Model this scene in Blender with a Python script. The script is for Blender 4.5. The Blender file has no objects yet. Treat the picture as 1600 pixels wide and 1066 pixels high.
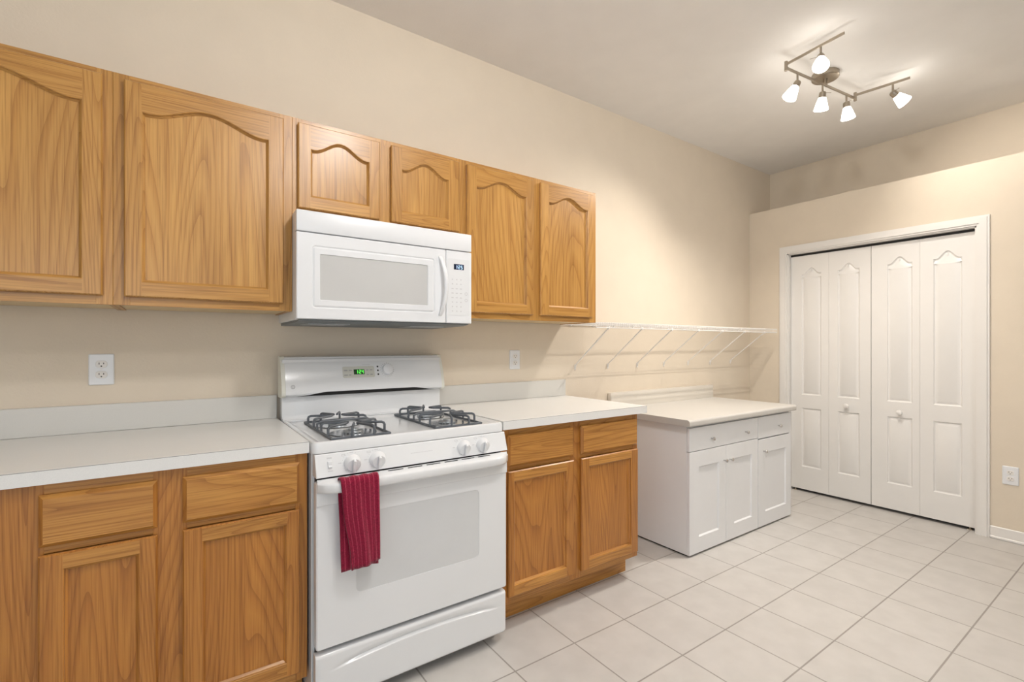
import bpy, bmesh, math, random
from mathutils import Vector, Matrix
from mathutils.geometry import tessellate_polygon

random.seed(7)
SC = bpy.context.scene
COL = SC.collection
V = Vector

# ------------------------------------------------------------------ camera
F_PX = 749.04
cam_data = bpy.data.cameras.new('camera')
cam_data.sensor_fit = 'HORIZONTAL'
cam_data.sensor_width = 36.0
cam_data.lens = F_PX / 1600.0 * 36.0
cam_data.shift_y = (539.84 - 533.0) / 1600.0
cam_data.clip_start = 0.02
cam = bpy.data.objects.new('camera', cam_data)
COL.objects.link(cam)
cam.location = (0, 0, 1.2355)
cam.rotation_euler = (math.radians(90), 0, -math.radians(34.954))
SC.camera = cam

# ------------------------------------------------------------------ exposure, world, big lights
SC.view_settings.view_transform = 'Standard'
SC.view_settings.look = 'None'
SC.view_settings.gamma = 1.0
SC.view_settings.exposure = 0.0
SC.view_settings.use_curve_mapping = False

world = bpy.data.worlds.new('sky')
SC.world = world
world.use_nodes = True
wbg = world.node_tree.nodes['Background']
wbg.inputs[0].default_value = (0.75, 0.86, 1.0, 1)
wbg.inputs[1].default_value = 1.0


def area_light(name, loc, target, size, power, color, size_y=None, shape='RECTANGLE', spread=180):
    d = bpy.data.lights.new(name, 'AREA')
    d.shape = shape
    d.size = size
    if size_y:
        d.size_y = size_y
    d.energy = power
    d.color = color
    d.spread = math.radians(spread)
    o = bpy.data.objects.new(name, d)
    COL.objects.link(o)
    o.location = loc
    o.rotation_euler = (V(target) - V(loc)).to_track_quat('-Z', 'Y').to_euler()
    return o


WARM = (1.0, 0.93, 0.85)
NEUT = (1.0, 0.98, 0.96)
DAY = (0.88, 0.95, 1.0)
# added daylight fill, standing in for unseen windows behind and left of the camera
area_light('added_daylight_fill', (-0.9, -2.95, 1.45), (0.4, 2.0, 1.2), 2.2, 24, DAY, 1.7)
area_light('added_side_fill', (-2.55, -0.6, 1.45), (1.5, 0.6, 1.3), 1.6, 6, DAY, 1.6)
# two globe lamps on the kitchen ceiling, above the frame
def globe_light(name, loc, power, color, radius):
    d = bpy.data.lights.new(name, 'POINT')
    d.energy = power
    d.color = color
    d.shadow_soft_size = radius
    o = bpy.data.objects.new(name, d)
    COL.objects.link(o)
    o.location = loc
    return o


globe_light('kitchen_ceiling_lamp', (0.95, 0.46, 2.72), 45, NEUT, .09)
globe_light('kitchen_ceiling_lamp', (0.80, -0.53, 2.72), 24, NEUT, .09)

# ------------------------------------------------------------------ constants
YW = 2.352      # main wall
XC = 4.30       # closet wall
XR = 4.66       # recessed wall above the closet ledge
ZC = 2.87       # ceiling
ZL = 2.435      # ledge
XLW, YFW = -2.6, -3.0


# ------------------------------------------------------------------ materials
def mat(name):
    m = bpy.data.materials.new(name)
    m.use_nodes = True
    nt = m.node_tree
    b = nt.nodes['Principled BSDF']
    return m, nt, b


def L(nt, a, b):
    nt.links.new(a, b)


def nd(nt, t, **kw):
    n = nt.nodes.new(t)
    for k, v in kw.items():
        setattr(n, k, v)
    return n


def plain(name, col, rough=0.5, metal=0.0, coat=0.0, spec=None, var=0.03, vscale=6.0, bump=0.0, bscale=200.0):
    """solid colour with a little procedural variation"""
    m, nt, b = mat(name)
    tc = nd(nt, 'ShaderNodeTexCoord')
    no = nd(nt, 'ShaderNodeTexNoise')
    no.inputs['Scale'].default_value = vscale
    no.inputs['Detail'].default_value = 3
    L(nt, tc.outputs['Object'], no.inputs['Vector'])
    r = nd(nt, 'ShaderNodeValToRGB')
    r.color_ramp.elements[0].position = 0.3
    r.color_ramp.elements[1].position = 0.7
    lo = [c * (1 - var) for c in col]
    hi = [min(1, c * (1 + var)) for c in col]
    r.color_ramp.elements[0].color = (*lo, 1)
    r.color_ramp.elements[1].color = (*hi, 1)
    L(nt, no.outputs['Fac'], r.inputs[0])
    L(nt, r.outputs[0], b.inputs['Base Color'])
    b.inputs['Roughness'].default_value = rough
    b.inputs['Metallic'].default_value = metal
    b.inputs['Coat Weight'].default_value = coat
    b.inputs['Coat Roughness'].default_value = 0.12
    if spec is not None:
        b.inputs['Specular IOR Level'].default_value = spec
    if bump > 0:
        n2 = nd(nt, 'ShaderNodeTexNoise')
        n2.inputs['Scale'].default_value = bscale
        n2.inputs['Detail'].default_value = 2
        L(nt, tc.outputs['Object'], n2.inputs['Vector'])
        bp = nd(nt, 'ShaderNodeBump')
        bp.inputs['Strength'].default_value = bump
        bp.inputs['Distance'].default_value = 0.002
        L(nt, n2.outputs['Fac'], bp.inputs['Height'])
        L(nt, bp.outputs[0], b.inputs['Normal'])
    return m


def emit(name, col, strength):
    m, nt, b = mat(name)
    b.inputs['Base Color'].default_value = (*[min(1, c) for c in col], 1)
    b.inputs['Emission Color'].default_value = (*col, 1)
    b.inputs['Emission Strength'].default_value = strength
    b.inputs['Roughness'].default_value = 0.3
    return m


def oak(name, horiz=False, light=(0.555, 0.295, 0.076), mid=(0.485, 0.240, 0.054), dark=(0.28, 0.110, 0.020), cath=1.0):
    m, nt, b = mat(name)
    tc = nd(nt, 'ShaderNodeTexCoord')
    oi = nd(nt, 'ShaderNodeObjectInfo')
    off = nd(nt, 'ShaderNodeMath', operation='MULTIPLY')
    L(nt, oi.outputs['Random'], off.inputs[0])
    off.inputs[1].default_value = 41.0
    add = nd(nt, 'ShaderNodeVectorMath', operation='ADD')
    L(nt, tc.outputs['Object'], add.inputs[0])
    cmb = nd(nt, 'ShaderNodeCombineXYZ')
    for i in range(3):
        L(nt, off.outputs[0], cmb.inputs[i])
    L(nt, cmb.outputs[0], add.inputs[1])

    def scaled(a, c):
        s = nd(nt, 'ShaderNodeVectorMath', operation='MULTIPLY')
        L(nt, add.outputs[0], s.inputs[0])
        s.inputs[1].default_value = (c, a, a) if horiz else (a, a, c)
        return s.outputs[0]
    # growth rings
    n1 = nd(nt, 'ShaderNodeTexNoise')
    n1.inputs['Scale'].default_value = 1.0
    n1.inputs['Detail'].default_value = 1.5
    n1.inputs['Roughness'].default_value = 0.4
    n1.inputs['Distortion'].default_value = 0.25
    L(nt, scaled(5.2 * cath, 0.36), n1.inputs['Vector'])
    mul = nd(nt, 'ShaderNodeMath', operation='MULTIPLY')
    L(nt, n1.outputs['Fac'], mul.inputs[0])
    mul.inputs[1].default_value = 36.0
    fr = nd(nt, 'ShaderNodeMath', operation='FRACT')
    L(nt, mul.outputs[0], fr.inputs[0])
    r = nd(nt, 'ShaderNodeValToRGB')
    e = r.color_ramp.elements
    e[0].position = 0.0
    e[0].color = (*[d * 0.40 + q * 0.60 for d, q in zip(dark, mid)], 1)
    e[1].position = 0.16
    e[1].color = (*mid, 1)
    e2 = e.new(0.55)
    e2.color = (*light, 1)
    e3 = e.new(1.0)
    e3.color = (*[q * 0.55 + l * 0.45 for q, l in zip(mid, light)], 1)
    L(nt, fr.outputs[0], r.inputs[0])
    # pores
    n2 = nd(nt, 'ShaderNodeTexNoise')
    n2.inputs['Scale'].default_value = 1.0
    n2.inputs['Detail'].default_value = 3
    L(nt, scaled(230.0, 5.0), n2.inputs['Vector'])
    r2 = nd(nt, 'ShaderNodeValToRGB')
    r2.color_ramp.elements[0].position = 0.30
    r2.color_ramp.elements[0].color = (0.70, 0.63, 0.54, 1)
    r2.color_ramp.elements[1].position = 0.55
    r2.color_ramp.elements[1].color = (1, 1, 1, 1)
    L(nt, n2.outputs['Fac'], r2.inputs[0])
    mx = nd(nt, 'ShaderNodeMix', data_type='RGBA', blend_type='MULTIPLY')
    mx.inputs[0].default_value = 1.0
    L(nt, r.outputs[0], mx.inputs[6])
    L(nt, r2.outputs[0], mx.inputs[7])
    # broad tone, board to board
    n3 = nd(nt, 'ShaderNodeTexNoise')
    n3.inputs['Scale'].default_value = 1.0
    n3.inputs['Detail'].default_value = 1
    L(nt, scaled(9.0, 0.8), n3.inputs['Vector'])
    r3 = nd(nt, 'ShaderNodeValToRGB')
    r3.color_ramp.elements[0].position = 0.3
    r3.color_ramp.elements[0].color = (0.86, 0.82, 0.76, 1)
    r3.color_ramp.elements[1].position = 0.7
    r3.color_ramp.elements[1].color = (1.06, 1.06, 1.06, 1)
    L(nt, n3.outputs['Fac'], r3.inputs[0])
    m2 = nd(nt, 'ShaderNodeMix', data_type='RGBA', blend_type='MULTIPLY')
    m2.inputs[0].default_value = 1.0
    L(nt, mx.outputs[2], m2.inputs[6])
    L(nt, r3.outputs[0], m2.inputs[7])
    L(nt, m2.outputs[2], b.inputs['Base Color'])
    b.inputs['Roughness'].default_value = 0.36
    b.inputs['Coat Weight'].default_value = 0.25
    b.inputs['Coat Roughness'].default_value = 0.25
    bp = nd(nt, 'ShaderNodeBump')
    bp.inputs['Strength'].default_value = 0.12
    bp.inputs['Distance'].default_value = 0.0006
    L(nt, n2.outputs['Fac'], bp.inputs['Height'])
    L(nt, bp.outputs[0], b.inputs['Normal'])
    return m


def tile_mat():
    m, nt, b = mat('ceramic_floor_tile')
    tc = nd(nt, 'ShaderNodeTexCoord')
    mp = nd(nt, 'ShaderNodeMapping')
    # object origin of the floor is the world origin
    mp.inputs['Location'].default_value = (-1.6542 + 0.0020, -1.4833 + 0.0020, 0)
    L(nt, tc.outputs['Object'], mp.inputs['Vector'])
    bk = nd(nt, 'ShaderNodeTexBrick')
    bk.offset = 0.0
    bk.squash = 1.0
    bk.inputs['Scale'].default_value = 1.0
    bk.inputs['Brick Width'].default_value = 0.3007
    bk.inputs['Row Height'].default_value = 0.3052
    bk.inputs['Mortar Size'].default_value = 0.0034
    bk.inputs['Mortar Smooth'].default_value = 0.25
    bk.inputs['Bias'].default_value = 0.0
    bk.inputs['Color1'].default_value = (0.545, 0.522, 0.495, 1)
    bk.inputs['Color2'].default_value = (0.565, 0.542, 0.513, 1)
    bk.inputs['Mortar'].default_value = (0.31, 0.285, 0.26, 1)
    L(nt, mp.outputs[0], bk.inputs['Vector'])
    no = nd(nt, 'ShaderNodeTexNoise')
    no.inputs['Scale'].default_value = 9.0
    no.inputs['Detail'].default_value = 5
    L(nt, tc.outputs['Object'], no.inputs['Vector'])
    r = nd(nt, 'ShaderNodeValToRGB')
    r.color_ramp.elements[0].position = 0.35
    r.color_ramp.elements[0].color = (0.955, 0.953, 0.95, 1)
    r.color_ramp.elements[1].position = 0.65
    r.color_ramp.elements[1].color = (1.03, 1.03, 1.03, 1)
    L(nt, no.outputs['Fac'], r.inputs[0])
    mx = nd(nt, 'ShaderNodeMix', data_type='RGBA', blend_type='MULTIPLY')
    mx.inputs[0].default_value = 1.0
    L(nt, bk.outputs['Color'], mx.inputs[6])
    L(nt, r.outputs[0], mx.inputs[7])
    L(nt, mx.outputs[2], b.inputs['Base Color'])
    b.inputs['Roughness'].default_value = 0.45
    bp = nd(nt, 'ShaderNodeBump')
    bp.inputs['Strength'].default_value = 0.5
    bp.inputs['Distance'].default_value = 0.0015
    bp.invert = True
    L(nt, bk.outputs['Fac'], bp.inputs['Height'])
    L(nt, bp.outputs[0], b.inputs['Normal'])
    return m


def towel_mat():
    m, nt, b = mat('maroon_terry_cloth')
    tc = nd(nt, 'ShaderNodeTexCoord')
    sp = nd(nt, 'ShaderNodeSeparateXYZ')
    L(nt, tc.outputs['UV'], sp.inputs[0])
    mu = nd(nt, 'ShaderNodeMath', operation='MULTIPLY')
    mu.inputs[1].default_value = 8.0
    L(nt, sp.outputs[0], mu.inputs[0])
    fr = nd(nt, 'ShaderNodeMath', operation='FRACT')
    L(nt, mu.outputs[0], fr.inputs[0])
    r = nd(nt, 'ShaderNodeValToRGB')
    e = r.color_ramp.elements
    e[0].position = 0.0
    e[0].color = (0.27, 0.010, 0.040, 1)
    e[1].position = 0.72
    e[1].color = (0.27, 0.010, 0.040, 1)
    a = e.new(0.80)
    a.color = (0.43, 0.045, 0.09, 1)
    a = e.new(0.90)
    a.color = (0.43, 0.045, 0.09, 1)
    a = e.new(0.98)
    a.color = (0.27, 0.010, 0.040, 1)
    L(nt, fr.outputs[0], r.inputs[0])
    no = nd(nt, 'ShaderNodeTexNoise')
    no.inputs['Scale'].default_value = 260
    no.inputs['Detail'].default_value = 3
    L(nt, tc.outputs['Object'], no.inputs['Vector'])
    r2 = nd(nt, 'ShaderNodeValToRGB')
    r2.color_ramp.elements[0].position = 0.3
    r2.color_ramp.elements[0].color = (0.6, 0.6, 0.6, 1)
    r2.color_ramp.elements[1].position = 0.65
    L(nt, no.outputs['Fac'], r2.inputs[0])
    mx = nd(nt, 'ShaderNodeMix', data_type='RGBA', blend_type='MULTIPLY')
    mx.inputs[0].default_value = 1.0
    L(nt, r.outputs[0], mx.inputs[6])
    L(nt, r2.outputs[0], mx.inputs[7])
    L(nt, mx.outputs[2], b.inputs['Base Color'])
    b.inputs['Roughness'].default_value = 0.95
    b.inputs['Specular IOR Level'].default_value = 0.1
    b.inputs['Sheen Weight'].default_value = 0.3
    bp = nd(nt, 'ShaderNodeBump')
    bp.inputs['Strength'].default_value = 0.6
    bp.inputs['Distance'].default_value = 0.003
    L(nt, no.outputs['Fac'], bp.inputs['Height'])
    L(nt, bp.outputs[0], b.inputs['Normal'])
    return m


M = {}
M['wall'] = plain('beige_wall_paint', (0.725, 0.635, 0.515), 0.85, var=0.015, bump=0.22, bscale=130)
M['ceiling'] = plain('white_ceiling_paint', (0.855, 0.84, 0.82), 0.9, var=0.015, bump=0.25, bscale=90)
M['tile'] = tile_mat()
M['trim'] = plain('white_trim_paint', (0.80, 0.775, 0.74), 0.35, var=0.01)
M['door'] = plain('white_door_paint', (0.81, 0.79, 0.76), 0.32, var=0.01)
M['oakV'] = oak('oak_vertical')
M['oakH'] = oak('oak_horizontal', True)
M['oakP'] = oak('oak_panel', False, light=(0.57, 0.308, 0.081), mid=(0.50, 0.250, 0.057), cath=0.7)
M['oakB'] = oak('oak_base_vertical', False, (0.49, 0.212, 0.040), (0.415, 0.164, 0.028), (0.21, 0.070, 0.011))  # base oaks darker than the wall-cabinet oak: weaker low light put into their colour
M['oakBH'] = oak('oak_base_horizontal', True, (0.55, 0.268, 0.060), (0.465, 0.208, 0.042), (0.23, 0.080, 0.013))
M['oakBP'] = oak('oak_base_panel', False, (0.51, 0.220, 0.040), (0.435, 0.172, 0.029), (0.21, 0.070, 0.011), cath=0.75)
M['under'] = plain('pale_cabinet_underside', (0.62, 0.47, 0.27), 0.5)
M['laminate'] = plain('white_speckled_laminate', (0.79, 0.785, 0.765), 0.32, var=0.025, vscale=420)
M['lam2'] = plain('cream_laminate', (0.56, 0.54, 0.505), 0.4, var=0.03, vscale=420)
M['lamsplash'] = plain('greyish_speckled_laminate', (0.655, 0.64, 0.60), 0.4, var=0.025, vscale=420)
M['lam3'] = plain('cream_splash_laminate', (0.72, 0.675, 0.60), 0.45, var=0.03, vscale=420)
M['lamedge'] = plain('grey_laminate_end', (0.50, 0.475, 0.445), 0.5, var=0.05, vscale=300)
M['seam'] = plain('dark_laminate_seam', (0.30, 0.29, 0.27), 0.6)
M['whitecab'] = plain('white_melamine', (0.785, 0.79, 0.80), 0.28, var=0.008)
M['enamel'] = plain('white_enamel', (0.79, 0.80, 0.81), 0.16, coat=0.4, var=0.006)
M['enameloff'] = plain('cream_plastic', (0.74, 0.735, 0.66), 0.35, var=0.01)
M['plastic'] = plain('white_plastic', (0.79, 0.80, 0.815), 0.3, var=0.006)
M['mwglass'] = plain('grey_oven_glass', (0.58, 0.58, 0.57), 0.09, coat=0.3, var=0.02)
M['ovglass'] = plain('pale_grey_oven_glass', (0.66, 0.67, 0.675), 0.10, coat=0.3, var=0.02)
M['black'] = plain('black_gap', (0.012, 0.012, 0.012), 0.6)
M['darkgrey'] = plain('dark_grey_metal', (0.17, 0.19, 0.20), 0.45, metal=0.3, var=0.08)
M['iron'] = plain('grey_cast_iron', (0.11, 0.122, 0.138), 0.42, metal=0.2, var=0.10, vscale=40)
M['chrome'] = plain('chrome_drip_bowl', (0.72, 0.73, 0.74), 0.16, metal=1.0, var=0.12, vscale=30)
M['burner'] = plain('burner_aluminium', (0.42, 0.45, 0.48), 0.4, metal=0.8, var=0.12, vscale=40)
M['print'] = plain('grey_print', (0.36, 0.36, 0.37), 0.5)
M['printlt'] = plain('light_grey_print', (0.58, 0.58, 0.59), 0.5)
M['beigepad'] = plain('beige_keypad', (0.60, 0.60, 0.54), 0.4)
M['lcdg'] = plain('green_display_window', (0.01, 0.05, 0.01), 0.2)
M['ledg'] = emit('green_led', (0.12, 0.95, 0.10), 1.1)
M['lcdb'] = plain('navy_display_window', (0.02, 0.03, 0.06), 0.2)
M['ledb'] = emit('pale_blue_led', (0.55, 0.75, 1.0), 0.9)
M['nickel'] = plain('brushed_nickel', (0.40, 0.35, 0.285), 0.3, metal=1.0, var=0.05)
M['shade'] = emit('lit_frosted_glass', (1.0, 0.95, 0.87), 11.0)
M['wire'] = plain('white_coated_wire', (0.80, 0.775, 0.745), 0.4, var=0.01)
M['slot'] = plain('dark_outlet_slot', (0.05, 0.045, 0.04), 0.6)
M['towel'] = towel_mat()
M['knob'] = plain('satin_nickel_knob', (0.62, 0.61, 0.60), 0.25, metal=0.9)
M['brass'] = plain('hinge_metal', (0.5, 0.45, 0.36), 0.35, metal=1.0)

# ------------------------------------------------------------------ object helpers
WORG = {}


def put(name, bm, mats, parent=None, origin=None, smooth=35, recalc=True):
    """link bm (world coordinates) as one mesh object below parent"""
    if recalc:
        bmesh.ops.recalc_face_normals(bm, faces=bm.faces)
    co = [v.co for v in bm.verts]
    if origin is None:
        lo = V((min(c.x for c in co), min(c.y for c in co), min(c.z for c in co)))
        hi = V((max(c.x for c in co), max(c.y for c in co), max(c.z for c in co)))
        origin = V(((lo.x + hi.x) / 2, (lo.y + hi.y) / 2, lo.z))
    origin = V(origin)
    bmesh.ops.translate(bm, verts=bm.verts, vec=-origin)
    me = bpy.data.meshes.new(name)
    bm.to_mesh(me)
    bm.free()
    if not isinstance(mats, (list, tuple)):
        mats = [mats]
    for m in mats:
        me.materials.append(m)
    if smooth:
        me.polygons.foreach_set('use_smooth', [True] * len(me.polygons))
        me.set_sharp_from_angle(angle=math.radians(smooth))
    o = bpy.data.objects.new(name, me)
    COL.objects.link(o)
    if parent:
        o.parent = parent
        o.location = origin - WORG[parent.name]
    else:
        o.location = origin
    WORG[o.name] = origin
    return o


def thing(name, label, cat, loc, group=None):
    o = bpy.data.objects.new(name, None)
    COL.objects.link(o)
    o.location = loc
    o.empty_display_size = 0.05
    WORG[o.name] = V(loc)
    o['label'] = label
    o['category'] = cat
    if group:
        o['group'] = group
    return o


def tag(o, label, cat, group=None):
    o['label'] = label
    o['category'] = cat
    if group:
        o['group'] = group
    return o


def struct(name, bm, mats, label=None, origin=None, **kw):
    o = put(name, bm, mats, origin=origin, **kw)
    o['kind'] = 'structure'
    o['category'] = name.split('_')[0]
    if label:
        o['label'] = label
    return o


def B():
    return bmesh.new()


def box(bm, x0, x1, y0, y1, z0, z1, bevel=0.0, seg=1, mi=0):
    g = bmesh.ops.create_cube(bm, size=1.0)
    vs = g['verts']
    for v in vs:
        v.co = V((x0 + (v.co.x + .5) * (x1 - x0), y0 + (v.co.y + .5) * (y1 - y0), z0 + (v.co.z + .5) * (z1 - z0)))
    fs = set(f for v in vs for f in v.link_faces)
    for f in fs:
        f.material_index = mi
    if bevel > 0:
        es = list(set(e for v in vs for e in v.link_edges))
        r = bmesh.ops.bevel(bm, geom=es, offset=bevel, segments=seg, profile=0.5, affect='EDGES')
        for f in r['faces']:
            f.material_index = mi
    return bm


def tube(bm, pts, r, seg=8, cap=True, closed=False, mi=0):
    """round bar along a polyline"""
    pts = [V(p) for p in pts]
    n = len(pts)
    rings = []
    ref = None
    for i, p in enumerate(pts):
        if closed:
            t = (pts[(i + 1) % n] - pts[i - 1])
        elif i == 0:
            t = pts[1] - pts[0]
        elif i == n - 1:
            t = pts[-1] - pts[-2]
        else:
            t = (pts[i + 1] - p).normalized() + (p - pts[i - 1]).normalized()
        t.normalize()
        if ref is None:
            ref = V((0, 0, 1)) if abs(t.z) < 0.9 else V((1, 0, 0))
        a = ref - t * ref.dot(t)
        if a.length < 1e-5:
            a = t.orthogonal()
        a.normalize()
        ref = a
        b = t.cross(a)
        rr = r[i] if isinstance(r, (list, tuple)) else r
        rings.append([bm.verts.new(p + (a * math.cos(q) + b * math.sin(q)) * rr)
                      for q in [2 * math.pi * k / seg for k in range(seg)]])
    m = n if closed else n - 1
    for i in range(m):
        A, C = rings[i], rings[(i + 1) % n]
        for k in range(seg):
            f = bm.faces.new((A[k], A[(k + 1) % seg], C[(k + 1) % seg], C[k]))
            f.material_index = mi
    if cap and not closed:
        for rg in (rings[0], rings[-1]):
            f = bm.faces.new(rg)
            f.material_index = mi
    return bm


def lathe(bm, prof, origin, axis, seg=20, mi=0, squash=None):
    """prof: list of (radius, height) along axis"""
    axis = V(axis).normalized()
    a = axis.orthogonal().normalized()
    b = axis.cross(a)
    o = V(origin)
    rings = []
    for r, h in prof:
        if r < 1e-6:
            rings.append([bm.verts.new(o + axis * h)])
        else:
            rings.append([bm.verts.new(o + axis * h + (a * math.cos(q) + b * math.sin(q)) * r)
                          for q in [2 * math.pi * k / seg for k in range(seg)]])
    for A, C in zip(rings[:-1], rings[1:]):
        for k in range(seg):
            k2 = (k + 1) % seg
            if len(A) == 1 and len(C) == 1:
                continue
            if len(A) == 1:
                f = bm.faces.new((A[0], C[k2], C[k]))
            elif len(C) == 1:
                f = bm.faces.new((A[k], A[k2], C[0]))
            else:
                f = bm.faces.new((A[k], A[k2], C[k2], C[k]))
            f.material_index = mi
    for rg in (rings[0], rings[-1]):
        if len(rg) > 1:
            f = bm.faces.new(rg)
            f.material_index = mi
    return bm


def fill(bm, loops, fn, mi=0):
    """planar face with holes; loops are lists of (a, b), fn maps (a, b) to 3D"""
    flat = [p for lp in loops for p in lp]
    vs = [bm.verts.new(fn(*p)) for p in flat]
    for t in tessellate_polygon([[V((p[0], p[1], 0)) for p in lp] for lp in loops]):
        try:
            f = bm.faces.new([vs[i] for i in t])
            f.material_index = mi
        except ValueError:
            pass
    return bm


def strip(bm, la, fa, lb, fb, mi=0, vmi=None):
    """wall between two matching closed loops"""
    A = [bm.verts.new(fa(*p)) for p in la]
    C = [bm.verts.new(fb(*p)) for p in lb]
    n = len(A)
    for i in range(n):
        j = (i + 1) % n
        f = bm.faces.new((A[i], A[j], C[j], C[i]))
        f.material_index = mi
        if vmi is not None and abs(la[i][0] - la[j][0]) < 1e-5:
            f.material_index = vmi
    return bm


def rect(x0, x1, z0, z1):
    return [(x0, z0), (x1, z0), (x1, z1), (x0, z1)]


def rrect(x0, x1, z0, z1, r, n=5):
    out = []
    for cx, cz, a0 in ((x1 - r, z0 + r, -90), (x1 - r, z1 - r, 0), (x0 + r, z1 - r, 90), (x0 + r, z0 + r, 180)):
        for k in range(n + 1):
            a = math.radians(a0 + 90 * k / n)
            out.append((cx + r * math.cos(a), cz + r * math.sin(a)))
    return out


def inset(lp, d):
    """offset a counter-clockwise loop inwards by d"""
    n = len(lp)
    out = []
    for i in range(n):
        p0, p1, p2 = V(lp[i - 1]), V(lp[i]), V(lp[(i + 1) % n])
        e1, e2 = (p1 - p0), (p2 - p1)
        if e1.length < 1e-9 or e2.length < 1e-9:
            out.append(tuple(p1))
            continue
        e1.normalize()
        e2.normalize()
        n1, n2 = V((-e1.y, e1.x)), V((-e2.y, e2.x))
        k = n1 + n2
        den = 1 + n1.dot(n2)
        out.append(tuple(p1 + k * (d / max(den, 0.3))))
    return out


def arch(x0, x1, z0, zs, zp, n=18, wide=0.88):
    """opening with a cathedral top: shoulders at zs, peak at zp (counter-clockwise)"""
    lp = [(x0, z0), (x1, z0)]
    for k in range(n + 1):
        t = 1 - k / n
        u = abs(2 * t - 1)                     # 0 at the centre, 1 at the sides
        if u > 0.98:
            h = 0.02
        else:
            h = 0.5 + 0.5 * math.cos(math.pi * min(1, u / wide))
        h = h ** 0.9
        lp.append((x0 + (x1 - x0) * t, zs + (zp - zs) * h))
    return lp


def frontmap(y):
    return lambda a, b: V((a, y, b))


def sidemap(x):
    return lambda a, b: V((x, a, b))


# ------------------------------------------------------------------ room shell
bm = B()
box(bm, XLW - .1, XR + .1, YFW - .1, YW + .1, -0.1, 0.0)
struct('floor', bm, M['tile'], 'pale ceramic tile floor with grey grout lines', origin=(0, 0, 0))
bm = B()
box(bm, XLW - .1, XR + .1, YFW - .1, YW + .1, ZC, ZC + .1)
struct('ceiling', bm, M['ceiling'], 'white textured ceiling')
bm = B()
box(bm, XLW - .1, XR + .1, YW, YW + .1, 0, ZC)
struct('wall_back', bm, M['wall'], 'beige wall behind the oak cabinets and range')
bm = B()
box(bm, XR, XR + .1, YFW - .1, YW, 0, ZC)
struct('wall_recess', bm, M['wall'], 'shaded beige wall set back above the closet ledge')
# closet wall with its opening and the ledge on top
OY0, OY1, OZ = 0.830, 2.020, 2.020
bm = B()
fn = sidemap(XC)
fill(bm, [[(YFW, 0), (OY0, 0), (OY0, OZ), (OY1, OZ), (OY1, 0), (YW, 0), (YW, ZL), (YFW, ZL)]], fn)
fill(bm, [[(YFW, 0), (OY0, 0), (OY0, OZ), (OY1, OZ), (OY1, 0), (YW, 0), (YW, ZL), (YFW, ZL)]], sidemap(XC + .11))
for a, b_ in (((OY0, 0), (OY0, OZ)), ((OY0, OZ), (OY1, OZ)), ((OY1, OZ), (OY1, 0)), ((YFW, ZL), (YFW, 0)), ((YW, 0), (YW, ZL))):
    q = [bm.verts.new(p) for p in (V((XC, *a)), V((XC, *b_)), V((XC + .11, *b_)), V((XC + .11, *a)))]
    bm.faces.new(q)
box(bm, XC + .012, XR - .0005, YFW + .001, YW - .001, ZL - .10, ZL - .0005)
struct('wall_right', bm, M['wall'], 'beige closet wall with a flat ledge on top')
# walls out of view, with unseen window openings added for daylight
bm = B()
fill(bm, [rect(YFW, YW, 0, ZC), rect(-1.45, 0.25, 0.6, 2.3)], sidemap(XLW))
struct('wall_left', bm, M['wall'])
bm = B()
fill(bm, [rect(XLW, XR, 0, ZC), rect(-2.05, 0.25, 0.55, 2.35)], frontmap(YFW))
struct('wall_front', bm, M['wall'])

# casing
bm = B()
cw = 0.062
for off, w0, d in ((0.0, cw, 0.012), (0.012, cw - 0.012, 0.018)):
    o_ = [(OY0 - w0, 0), (OY0 - off, 0), (OY0 - off, OZ + off), (OY1 + off, OZ + off), (OY1 + off, 0), (OY1 + w0, 0), (OY1 + w0, OZ + w0), (OY0 - w0, OZ + w0)]
    fill(bm, [o_], sidemap(XC - d))
    strip(bm, o_, sidemap(XC - d), o_, sidemap(XC))
struct('trim_1', bm, M['trim'], 'white moulded casing around the bifold closet doors', smooth=20)
bm = B()
jt = 0.010
box(bm, XC, XC + .105, OY0 - .002, OY0 + jt, 0, OZ)
box(bm, XC, XC + .105, OY1 - jt, OY1 + .002, 0, OZ)
box(bm, XC, XC + .105, OY0, OY1, OZ - jt, OZ + .002)
tr2 = struct('trim_2', bm, M['trim'], 'white jamb lining inside the closet opening')
bm = B()
box(bm, XC + .040, XC + .072, OY0 + jt, OY1 - jt, OZ - jt - .016, OZ - jt - .0005)
put('door_track', bm, M['black'], tr2)
bm = B()
for y0, y1 in ((YFW, OY0 - cw),):
    box(bm, XC - .013, XC, y0, y1, 0, .078, .004)
    box(bm, XC - .022, XC - .0125, y0, y1, 0, .018, .004)
struct('baseboard_right', bm, M['trim'], 'white baseboard right of the closet doors')


# bifold closet doors
def leaf(parent, y0, y1, pc, xf):
    z0, z1 = 0.022, 1.992
    bm = B()
    pw = 0.150
    up = arch(pc - pw / 2, pc + pw / 2, 0.820, 1.838, 1.888, n=28, wide=0.80)
    lo = rect(pc - pw / 2, pc + pw / 2, 0.212, 0.708)
    out = rect(y0 + .0006, y1 - .0006, z0, z1)
    fill(bm, [out, up, lo], sidemap(xf))
    for lp in (up, lo):
        l1, l2, l3 = inset(lp, .007), inset(lp, .012), inset(lp, .032)
        strip(bm, lp, sidemap(xf), l1, sidemap(xf + .008))
        strip(bm, l1, sidemap(xf + .008), l2, sidemap(xf + .009))
        strip(bm, l2, sidemap(xf + .009), l3, sidemap(xf + .001))
        fill(bm, [l3], sidemap(xf + .001))
    strip(bm, out, sidemap(xf), out, sidemap(xf + .035))
    fill(bm, [out], sidemap(xf + .035))
    bmesh.ops.remove_doubles(bm, verts=bm.verts, dist=1e-5)
    return put('door_leaf', bm, M['door'], parent, smooth=25)


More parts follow.
